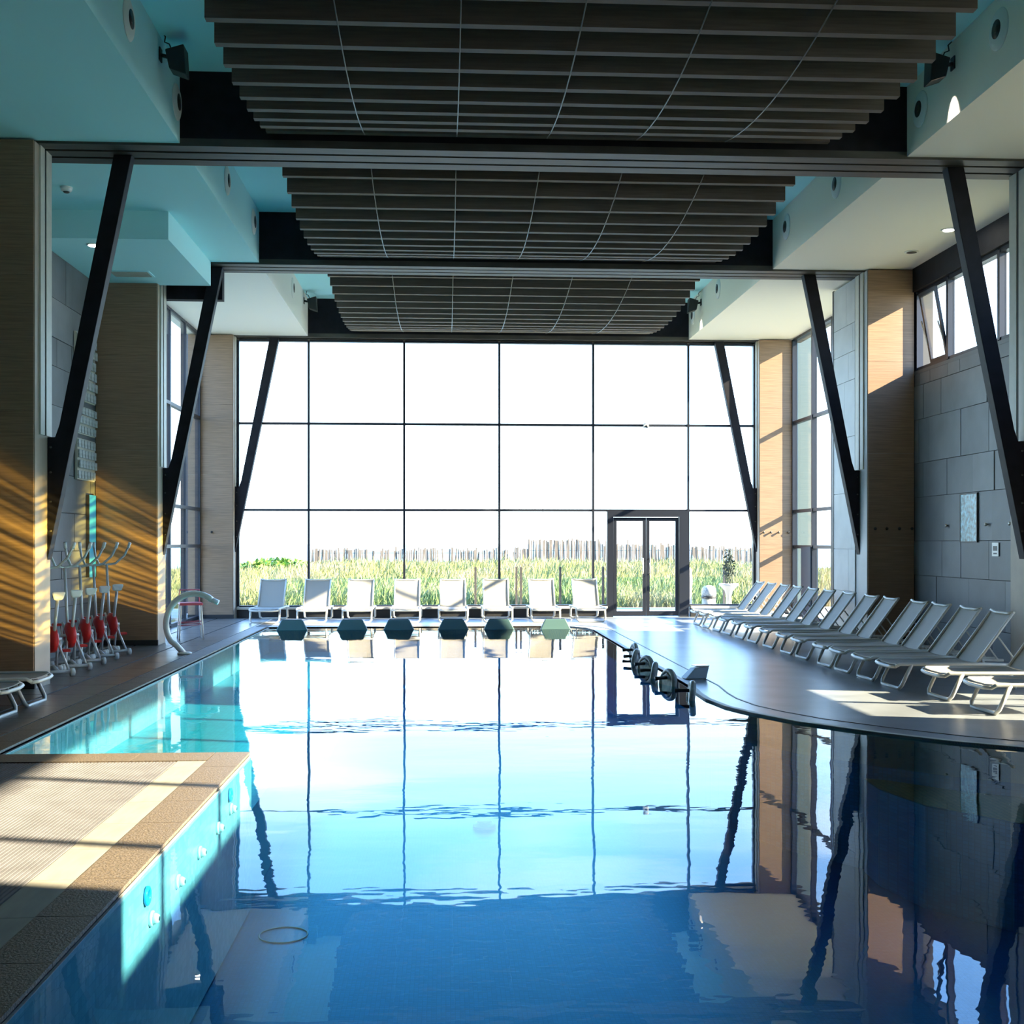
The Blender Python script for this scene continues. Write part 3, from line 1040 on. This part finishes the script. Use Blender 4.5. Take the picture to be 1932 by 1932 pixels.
# ------------------------------------------------------------------ sun loungers
def make_lounger():
    """foot end at x=0, head towards +x, width along y (centred)"""
    t = thing('sun_lounger', 'x', 'sun lounger')
    hw = 0.31
    zs = 0.31
    # seat sling, slightly dished
    def sling(p0, p1, sag, nseg=6):
        vs, fs = [], []
        for i in range(nseg + 1):
            f = i / nseg
            for y in (-hw + .03, -hw * .4, hw * .4, hw - .03):
                dz = -sag * math.sin(math.pi * f) - (0.012 if abs(y) < hw * .6 else 0)
                vs.append((p0[0] + (p1[0] - p0[0]) * f, y, p0[1] + (p1[1] - p0[1]) * f + dz))
        n = len(vs)
        vs += [(x, y, z - .012) for x, y, z in vs]
        for i in range(nseg):
            for k in range(3):
                a = i * 4 + k
                fs += [(a, a + 1, a + 5, a + 4), (a + n, a + 4 + n, a + 5 + n, a + 1 + n)]
        for i in range(nseg):
            a = i * 4
            fs += [(a, a + 4, a + 4 + n, a + n), (a + 3, a + 3 + n, a + 7 + n, a + 7)]
        for a in (0, nseg * 4):
            fs += [(a + k, a + k + n, a + k + 1 + n, a + k + 1) for k in range(3)]
        return MB().add(vs, fs)
    H0, H1 = (.96, zs), (1.385, zs + .575)
    sling((.0, zs), H0, .012).build('seat', 'mesh', t)
    sling((H0[0] + .01, H0[1] + .01), H1, .008).build('backrest', 'mesh', t)
    b = MB()
    for s in (-1, 1):
        b.tube([(-.02, s * (hw - .01), zs - .035), (.03, s * hw, zs - .006), (1.05, s * hw, zs - .01), (1.55, s * hw, zs - .03)], .021, 6)
    b.tube([(-.02, -hw + .01, zs - .035), (-.035, -hw * .5, zs - .045), (-.035, hw * .5, zs - .045), (-.02, hw - .01, zs - .035)], .022, 6)
    b.build('seat_frame', 'lframe', t)
    b = MB()
    for s in (-1, 1):
        b.tube([(H0[0], s * (hw - .035), H0[1] + .01), (H1[0], s * (hw - .035), H1[1])], .017, 6)
    b.tube([(H1[0] + .005, -hw + .02, H1[1] + .012), (H1[0] - .01, -hw * .5, H1[1] - .008), (H1[0] - .01, hw * .5, H1[1] - .008), (H1[0] + .005, hw - .02, H1[1] + .012)], .018, 6)
    b.build('back_frame', 'lframe', t)

    def uleg(xt, xb):
        b = MB()
        b.tube([(xt, -hw, zs - .01), (xb + (xt - xb) * .12, -hw + .005, .06), (xb, -hw + .05, .018), (xb, hw - .05, .018), (xb + (xt - xb) * .12, hw - .005, .06), (xt, hw, zs - .01)], .023, 6)
        return b
    uleg(.17, .04).build('leg', 'lframe', t)
    uleg(1.28, 1.42).build('leg', 'lframe', t)
    for s in (-1, 1):
        MB().tube([(1.22, s * (hw - .06), zs + .30), (1.46, s * (hw - .06), zs - .02)], .011, 5).build('back_stay', 'lframe', t)
    return t


L0 = make_lounger()
first = True
RY = [13.4, 14.24, 15.12, 15.85, 16.9, 17.7, 18.72, 19.72, 20.62, 21.55, 22.4, 23.32, 24.2]
labs = []
for k, y in enumerate(RY):
    if k == 0:
        lab = 'beige lounger with raised back, the raised one nearest the camera in the right-hand row'
    elif k == 12:
        lab = 'beige lounger with raised back at the far end of the right-hand row'
    else:
        lab = 'beige lounger with raised back in the right-hand row, %s raised one from the near end' % ORD[k]
    loc, rz = (5.2, y + .31, 0), 0.0
    if first:
        L0.location, L0.rotation_euler = loc, (0, 0, rz)
        L0['label'], L0['group'] = lab, 'sun loungers along the right wall'
        first = False
    else:
        copy_tree(L0, loc, rz, lab, 'sun loungers along the right wall')
copy_tree(L0, (5.36, 12.72, 0), 0, 'sunlit lounger on the right, second from the frame edge', 'sun loungers along the right wall')
copy_tree(L0, (5.38, 11.68, 0), 0, 'sunlit lounger at the right frame edge, closest of all on that side', 'sun loungers along the right wall')
FX = [-3.84, -2.85, -1.89, -0.86, 0.16, 1.12, 2.15, 3.13]
for k, x in enumerate(FX):
    copy_tree(L0, (x, 25.35, 0), math.pi / 2, 'pale lounger facing the pool before the far window, %s from the left' % ORD[k] if k < 7 else 'pale lounger facing the pool, rightmost, beside the glass door',
              'sun loungers before the far window')
copy_tree(L0, (-4.26, 12.72, 0), math.pi, 'pale lounger foot at the left frame edge, beside the near column', 'sun loungers at the left edge')
copy_tree(L0, (-4.26, 11.85, 0), math.pi, 'pale lounger foot at the lower left frame edge, closer of the two', 'sun loungers at the left edge')

# ------------------------------------------------------------------ pads and grips in the water
def make_pad():
    t = thing('pool_pad', 'x', 'pool pad')
    b = MB()
    b.hexa([(-.31, -.03, -.012), (.31, -.03, -.012), (.31, .09, -.012), (-.31, .09, -.012), (-.205, .02, .2), (.205, .02, .2), (.205, .1, .2), (-.205, .1, .2)])
    b.build('pad', 'teal_pad', t, .015)
    b = MB()
    b.box(-.19, .19, .03, .1, .195, .21)
    b.build('top_edge', 'black', t, .006)
    return t


P0 = make_pad()
PX = [-3.03, -1.85, -0.93, 0.15, 1.06, 2.19]
for k, x in enumerate(PX):
    lab = 'dark wedge-shaped pad at the far pool edge, %s from the left' % ORD[k]
    loc = (x, 23.58, ZW)
    if k == 0:
        P0.location = loc
        P0['label'], P0['group'] = lab, 'dark pads along the far pool edge'
    else:
        copy_tree(P0, loc, 0, lab, 'dark pads along the far pool edge')
t = thing('edge_wedge', 'small grey blue wedge block on the right pool edge beside the grips', 'wedge block', (3.12, 14.75, 0.004), math.radians(10))
MB().hexa([(-.15, -.09, 0), (.13, -.09, 0), (.13, .09, 0), (-.15, .09, 0), (-.02, -.08, .13), (.17, -.08, .15), (.17, .08, .15), (-.02, .08, .13)]).build('block', 'wedge', t, .012)
MB().box(-.01, .17, -.085, .085, .15, .165).build('top_plate', 'brushed', t, .004)


def make_grip():
    t = thing('pool_grip', 'x', 'pool grip')
    b = MB()
    ring = [(0.02 * math.sin(a), .15 * math.cos(a), .02 + .15 * math.sin(a)) for a in [math.pi * (-.15 + 1.3 * q / 14) for q in range(15)]]
    b.tube(ring, .035, 8)
    b.build('loop', 'grip', t)
    b = MB()
    b.prism([(-.12, -.08), (.12, -.08), (.13, .02), (.09, .11), (0, .15), (-.09, .11), (-.13, .02)], 'X', -.02, .03)
    b.build('paddle', 'grip', t, .01)
    b = MB()
    b.tube([(0, .0, .09), (-.10, 0.0, .09), (-.17, 0.01, .085)], [.02, .02, .026], 8)
    b.build('bar', 'black', t)
    return t


G0 = make_grip()
GP = [(2.86, 17.95, 5), (2.72, 16.9, -20), (2.70, 15.9, 25), (2.66, 15.05, -15), (2.68, 14.2, 20), (2.70, 12.95, -6)]
for k, (x, y, r) in enumerate(GP):
    lab = 'dark round grip in the water at the right edge, %s from the far end' % ORD[k]
    if k == 0:
        G0.location, G0.rotation_euler = (x, y, ZW), (0, 0, math.radians(r))
        G0['label'], G0['group'] = lab, 'round grips in the water'
    else:
        copy_tree(G0, (x, y, ZW), math.radians(r), lab, 'round grips in the water')

# ------------------------------------------------------------------ cobra jet
t = thing('water_spout', 'curved stainless steel water spout arching over the left pool edge', 'water spout', (-4.0, 18.3, 0.012))
pts = []
for q in range(21):
    a = math.radians(232 - q * 9.0)
    pts.append((0.18 + .43 * math.cos(a) * 1.0, 0, .46 + .44 * math.sin(a) * 1.05))
pts = [(0.03, 0, 0.0)] + [(-.1, 0, .14)] + [p for p in pts if p[2] > .2]
b = MB()
b.tube(pts, [.062] * (len(pts) - 4) + [.06, .062, .068, .075], 12, ry=.045)
arc = b.build('spout_arc', 'spout', t)
e = pts[-1]
b = MB()
b.tube([e, (e[0] + .09, 0, e[2] - .04)], [.075, .085], 12, ry=.04)
b.build('nozzle', 'plwhite', arc)
b = MB()
b.lathe([(.11, 0), (.11, .02), (.07, .035)], 0.03, 0, 16)
b.build('base_flange', 'spout', t)


# ------------------------------------------------------------------ exercise bikes
def make_bike():
    """stands on the floor, saddle towards -y, handlebar towards +y"""
    t = thing('exercise_bike', 'x', 'exercise bike')
    b = MB()
    for y in (-.24, .25):
        b.tube([(-.17, y, .07), (.17, y, .07)], .022, 8)
    b.tube([(0, -.24, .07), (0, -.05, .12), (0, .25, .07)], .024, 8)
    b.build('base_frame', 'biketube', t)
    for (x, y) in ((-.17, -.24), (.17, -.24), (-.17, .25), (.17, .25)):
        MB().tube([(x - .025, y, .055), (x + .025, y, .055)], .05, 12).build('wheel', 'plwhite', t)
    b = MB()
    for s in (-1, 1):
        b.tube([(s * .13, -.22, .09), (s * .05, -.02, .44), (s * .12, .23, .09)], .017, 7)
        b.tube([(s * .05, -.02, .44), (s * .04, .2, .62)], .017, 7)
    b.build('side_frame', 'biketube', t)
    MB().tube([(0, -.02, .40), (0, -.2, .98)], .022, 8).build('saddle_post', 'biketube', t)
    b = MB()
    b.hexa([(-.025, -.07, .97), (.025, -.07, .97), (.06, -.24, .97), (-.06, -.24, .97), (-.02, -.05, 1.03), (.02, -.05, 1.03), (.095, -.27, 1.08), (-.095, -.27, 1.08)])
    b.build('saddle', 'plwhite', t, .025)
    MB().tube([(0, .1, .42), (0, .24, 1.36)], .02, 8).build('handlebar_post', 'biketube', t)
    b = MB()
    b.tube([(-.27, .02, 1.66), (-.22, .10, 1.50), (-.13, .22, 1.38), (0, .25, 1.36), (.13, .22, 1.38), (.22, .10, 1.50), (.27, .02, 1.66)], .017, 8)
    hb = b.build('handlebar', 'biketube', t)
    MB().tube([(-.26, .035, 1.62), (-.275, .01, 1.70)], .023, 8).build('grip', 'plwhite', hb)
    MB().tube([(.26, .035, 1.62), (.275, .01, 1.70)], .023, 8).build('grip', 'plwhite', hb)
    b = MB()
    b.tube([(-.06, .03, .46), (-.03, .03, .46), (.03, .03, .46), (.06, .03, .46)], [.10, .17, .17, .10], 20)
    b.build('flywheel_cover', 'red', t)
    b = MB()
    b.tube([(-.12, .03, .46), (.12, .03, .46)], .02, 8)
    b.tube([(.10, .03, .46), (.10, -.03, .32)], .013, 6)
    b.tube([(-.10, .03, .46), (-.10, .09, .60)], .013, 6)
    ck = b.build('crank', 'biketube', t)
    MB().box(.10, .20, -.09, .02, .30, .335).build('pedal', 'red', ck, .008)
    MB().box(-.20, -.10, .04, .15, .585, .62).build('pedal', 'red', ck, .008)
    return t


B0 = make_bike()
BP = [(-5.0, 15.4), (-5.0, 16.12), (-5.02, 16.84), (-5.04, 17.56), (-5.05, 18.28)]
for k, (x, y) in enumerate(BP):
    lab = 'steel exercise bike with red cover between the left columns, %s' % ('nearest the camera' if k == 0 else ('farthest, beside the middle column' if k == 4 else ORD[k] + ' from the near end'))
    loc, rz = (x, y, 0.012), math.radians(35)
    if k == 0:
        B0.location, B0.rotation_euler = loc, (0, 0, rz)
        B0['label'], B0['group'] = lab, 'exercise bikes between the left columns'
    else:
        copy_tree(B0, loc, rz, lab, 'exercise bikes between the left columns')

# red and white stool by the glazing
t = thing('metal_stool', 'small red and white metal stool beside the left glazing', 'stool', (-4.5, 21.2, 0.012), .3)
for x, y in ((-.17, -.17), (.17, -.17), (.17, .17), (-.17, .17)):
    MB().tube([(x * 1.2, y * 1.2, 0), (x, y, .62)], .014, 6).build('leg', 'plwhite', t)
b = MB()
for z, s in ((.25, .19), (.30, .19)):
    b.tube([(-s, -s, z), (s, -s, z), (s, s, z), (-s, s, z)], .013, 6, closed=True)
b.build('foot_rail', 'pink', t)
MB().box(-.2, .2, -.2, .2, .60, .645).build('seat', 'pink', t, .015)
b = MB()
b.tube([(-.17, .18, .62), (-.17, .2, .86), (.17, .2, .86), (.17, .18, .62)], .013, 6)
b.build('back_rail', 'pink', t)

# ------------------------------------------------------------------ outside
o = MB().box(-14, 18, 27.65, 31.6, -.3, -.02).build('terrace', 'paving')
struct(o, 'pale paved terrace outside the far window')
o = MB().box(8.88, 9.38, 29.5, 30.1, -.3, 8).build('wing_wall', 'wing')
struct(o, 'grey green outer wall seen through the right side glazing')
o = MB().box(-6.46, -5.95, 29.5, 30.1, -.3, 8).build('wing_wall', 'navy')
struct(o, 'dark outer wall seen through the left side glazing')
# ground to the right and left of the hall
o = MB().box(8.4, 60, -30, 27.6, -.35, -.05).build('lawn', 'soil')
struct(o, 'open ground to the right of the building')
o = MB().box(-60, -6.2, -30, 27.6, -.35, -.05).build('lawn', 'soil')
struct(o, 'open ground to the left of the building')


def gz(x, y):
    f = min(1, max(0, (y - 31.5) / 13.0))
    f = f * f * (3 - 2 * f)
    top = 0.86
    if x < -3:
        top -= .35 * min(1, (-3 - x) / 8)
    if x > 9:
        top -= .3 * min(1, (x - 9) / 5)
    z = -.05 + (top + .05) * f + .05 * math.sin(x * .9 + y * .4)* f
    if y > 47:
        z -= (y - 47) * .16
    return z


b = MB()
nx, ny = 60, 34
vs = [(-32 + 70 * i / nx, 31.4 + 40 * j / ny, gz(-32 + 70 * i / nx, 31.4 + 40 * j / ny)) for j in range(ny + 1) for i in range(nx + 1)]
fs = [(j * (nx + 1) + i, j * (nx + 1) + i + 1, (j + 1) * (nx + 1) + i + 1, (j + 1) * (nx + 1) + i) for j in range(ny) for i in range(nx)]
b.add(vs, fs, True)
struct(b.build('dune', 'soil'), 'low grassy dune outside the far window')
o = MB().box(-3000, 3000, 80, 6000, -4.5, -4).build('sea', 'sea')
struct(o, 'strip of blue sea on the horizon')

vs, fs = [], []
rng = random.Random(2)
for k in range(46000):
    y = 31.6 + 15.5 * rng.random() ** 1.3
    x = -10 + 24 * rng.random()
    x = x * (y / 36.0)
    z = gz(x, y) - .03
    h = (.22 + .3 * rng.random()) * (1.0 - .45 * (y - 31.6) / 15.5)
    if rng.random() < .12:
        h *= 1.45
    a = rng.random() * 6.283
    w = .012 + .012 * rng.random()
    lx, ly = rng.gauss(0, .16) * h * 2 + .06, rng.gauss(0, .12) * h * 2
    cx, sy = math.cos(a) * w, math.sin(a) * w
    i = len(vs)
    vs += [(x - cx, y - sy, z), (x + cx, y + sy, z), (x + lx * .4 + cx * .7, y + ly * .4 + sy * .7, z + h * .6), (x + lx * .4 - cx * .7, y + ly * .4 - sy * .7, z + h * .6), (x + lx, y + ly, z + h)]
    fs += [(i, i + 1, i + 2, i + 3), (i + 3, i + 2, i + 4)]
me = bpy.data.meshes.new('dune_grass')
me.from_pydata(vs, [], fs)
me.materials.append(M['grass'])
o = bpy.data.objects.new('dune_grass', me)
COL.objects.link(o)
tag(o, 'tall yellow green dune grass outside the far window', 'grass', kind='stuff')


def leafy(name, mm, parent, cx, cy, cz, rx, ry, rz, n, seed, size=.06):
    rng = random.Random(seed)
    vs, fs = [], []
    for k in range(n):
        d = Vector((rng.gauss(0, 1), rng.gauss(0, 1), rng.gauss(0, 1))).normalized() * rng.random() ** .4
        p = Vector((cx + d.x * rx, cy + d.y * ry, cz + abs(d.z) * rz))
        u = Vector((rng.gauss(0, 1), rng.gauss(0, 1), rng.gauss(0, 1))).normalized() * size
        v = u.cross(Vector((rng.gauss(0, 1), rng.gauss(0, 1), rng.gauss(0, 1)))).normalized() * size * .5
        i = len(vs)
        vs += [p - u, p + v, p + u, p - v]
        fs.append((i, i + 1, i + 2, i + 3))
    return MB().add(vs, fs).build(name, mm, parent)


t = thing('dune_shrub', 'low dark green shrub on the dune at the left of the far window', 'shrub', (-6.2, 44, gz(-6.2, 44)))
leafy('foliage', 'shrub', t, 0, 0, .02, 1.5, .7, .45, 900, 4, .11)
leafy('foliage', 'shrub', t, -1.6, 0.1, .0, .9, .5, .25, 400, 5, .1)
MB().tube([(0, 0, -.1), (.1, 0, .3)], .04, 6).build('stem', 'stem', t)

# paling fence
fn = thing('paling_fence', 'weathered wooden paling fence along the top of the dune', 'fence', (4, 45.5, gz(4, 45.5)))
b = MB()
rng = random.Random(9)
x = -5.2
while x < 12.5:
    if x < 3.2:
        top = 1.47 + rng.gauss(0, .05)
    elif x < 5.9:
        top = 1.82 + rng.gauss(0, .03)
    else:
        top = 1.72 - .04 * (x - 5.9) + rng.gauss(0, .06)
    z0 = gz(x, 45.5) - .05
    tl = rng.gauss(0, .03)
    w = .05 + .02 * rng.random()
    yy = 45.5 + rng.gauss(0, .02)
    b.hexa([(x - 4, yy - 45.5, z0 - fn.location.z), (x - 4 + w, yy - 45.5, z0 - fn.location.z), (x - 4 + w, yy - 45.48, z0 - fn.location.z), (x - 4, yy - 45.48, z0 - fn.location.z),
            (x - 4 + tl, yy - 45.5, top - fn.location.z), (x - 4 + tl + w, yy - 45.5, top - fn.location.z), (x - 4 + tl + w, yy - 45.48, top - fn.location.z), (x - 4 + tl, yy - 45.48, top - fn.location.z)])
    x += .056 + .03 * rng.random()
    if x < 3.2 and rng.random() < .08:
        x += .15
p = b.build('palings', 'paling', fn)
p['kind'] = 'stuff'
b = MB()
zz = fn.location.z
for (xa, xb, z) in ((-5.2, 3.2, 1.32), (3.2, 12.5, 1.42)):
    b.tube([(xa - 4, .03, z - zz), (xb - 4, .03, z - zz)], .012, 5)
b.build('wire', 'cable', fn)
for x in (3.2, 5.9, 9.0):
    MB().tube([(x - 4, .05, gz(x, 45.5) - zz - .1), (x - 4, .05, 1.86 - zz if x < 6 else 1.7 - zz)], .04, 7).build('post', 'paling', fn)
t = thing('mast', 'thin distant mast rising above the dune fence', 'mast', (4.6, 56, gz(4.6, 56)))
MB().tube([(0, 0, 0), (0, 0, 5.4 - t.location.z)], [.03, .015], 6).build('pole', 'channel', t)
MB().tube([(-.2, 0, 4.9 - t.location.z), (.2, 0, 4.9 - t.location.z)], .012, 5).build('crossbar', 'channel', t)

# glass balustrade outside
bl = thing('glass_balustrade', 'glass balustrade with slim steel posts on the terrace outside', 'balustrade', (4, 31.2, -.02))
PXS = [0.78, 1.86, 1.98, 3.02, 4.16, 5.3, 6.3, 7.4]
for i, x in enumerate(PXS):
    MB().box(x - 4 - .028, x - 4 + .028, -.03, .03, 0, 1.1).build('post', 'flange', bl)
PXS2 = [-4.6, -2.8, -1.0] + PXS
for i in range(len(PXS2) - 1):
    if PXS2[i + 1] - PXS2[i] > .3:
        MB().box(PXS2[i] - 4 + .04, PXS2[i + 1] - 4 - .04, -.006, .006, .05, .82).build('pane', 'balglass', bl)

# terrace furniture
t = thing('litter_bin', 'grey outdoor bin with black band and domed lid right of the glass door', 'bin', (6.5, 29, -.02))
b = MB(); b.lathe([(.15, 0), (.17, .02), (.17, .36)], 0, 0, 20); b.build('body', 'channel', t)
b = MB(); b.lathe([(.18, .36), (.19, .38), (.18, .42)], 0, 0, 20); b.build('band', 'black', t)
b = MB(); b.lathe([(.175, .42), (.185, .50), (.17, .60), (.12, .66), (.03, .68)], 0, 0, 20); b.build('dome_lid', 'relief', t)
t = thing('pedestal_planter', 'white pedestal planter with dark twisting plant on the terrace', 'planter', (7.02, 29.1, -.02))
b = MB(); b.lathe([(.16, 0), (.10, .04), (.07, .12), (.065, .42), (.10, .54), (.19, .64), (.24, .68), (.24, .72), (.2, .72)], 0, 0, 20); b.build('pedestal_bowl', 'planter', t)
rng = random.Random(21)
for k in range(7):
    a = k * .9
    r0 = .04 + .08 * rng.random()
    MB().tube([(r0 * math.cos(a + q * .9), r0 * math.sin(a + q * .9), .70 + q * .17) for q in range(6)], [.016 - .002 * q for q in range(6)], 5).build('stem', 'stem', t)
leafy('foliage', 'stem', t, 0, 0, .9, .17, .12, .7, 160, 33, .05)
t = thing('white_post', 'slim white post on the terrace just right of the glass door', 'post', (6.02, 29.0, -.02))
b = MB(); b.lathe([(.08, 0), (.06, .05), (.05, .5), (.07, .8), (.05, 1.05), (.02, 1.12)], 0, 0, 14); b.build('shaft', 'planter', t)
b = MB(); b.lathe([(.12, 0), (.12, .04)], 0, 0, 14); b.build('foot', 'planter', t)


# ------------------------------------------------------------------ added lamps for the sun streaks mirrored off the water
def add_streak_lamp(x, y, target, energy, lab, blend=.6, size=40):  # added spot and housing, standing in for sunlight reflected by the water
    t = thing('added_streak_lamp', lab, 'added lamp', (x, y, ZP))
    b = MB(); b.lathe([(.12, 0), (.12, .03), (.09, .06)], 0, 0, 16); b.build('housing', 'brushed', t)
    b = MB(); b.lathe([(.08, .06), (.06, .075)], 0, 0, 16); b.build('lens', 'plwhite', t)
    ld = bpy.data.lights.new('added_streak_lamp', 'SPOT')
    ld.energy = energy
    ld.color = (1.0, 0.34, 0.055)
    ld.spot_size = math.radians(size)
    ld.spot_blend = blend
    ld.shadow_soft_size = .03
    ld.use_nodes = True
    n, l = ld.node_tree.nodes, ld.node_tree.links
    em = n['Emission']
    tcx = n.new('ShaderNodeTexCoord')
    mp = n.new('ShaderNodeMapping')
    mp.inputs['Scale'].default_value = (8.0, 120.0, 1.0)  # stretched noise puts the caustic streaks into the beam
    nz = n.new('ShaderNodeTexNoise')
    nz.inputs['Scale'].default_value = 1.0
    nz.inputs['Detail'].default_value = 2.0
    nz.inputs['Distortion'].default_value = .4
    mr = n.new('ShaderNodeMapRange')
    mr.inputs['From Min'].default_value = .47
    mr.inputs['From Max'].default_value = .62
    mr.inputs['To Min'].default_value = .06
    mr.inputs['To Max'].default_value = 1.0
    l.new(tcx.outputs['Normal'], mp.inputs['Vector'])
    l.new(mp.outputs[0], nz.inputs['Vector'])
    l.new(nz.outputs['Fac'], mr.inputs['Value'])
    l.new(mr.outputs[0], em.inputs['Strength'])
    lo = bpy.data.objects.new('added_streak_beam', ld)
    COL.objects.link(lo)
    lo.location = (x, y, ZP + .1)
    dv = Vector(target) - Vector((x, y, ZP + .1))
    lo.rotation_euler = dv.to_track_quat('-Z', 'Y').to_euler()
    return t


add_streak_lamp(0.4, 12.3, (-5.2, 14.0, 1.2), 7500, 'added lamp in the pool floor imitating sun mirrored off the water, nearer of the two', size=26)
add_streak_lamp(0.4, 17.9, (-5.3, 19.9, 1.1), 6800, 'added lamp in the pool floor imitating sun mirrored off the water, farther of the two', size=26)
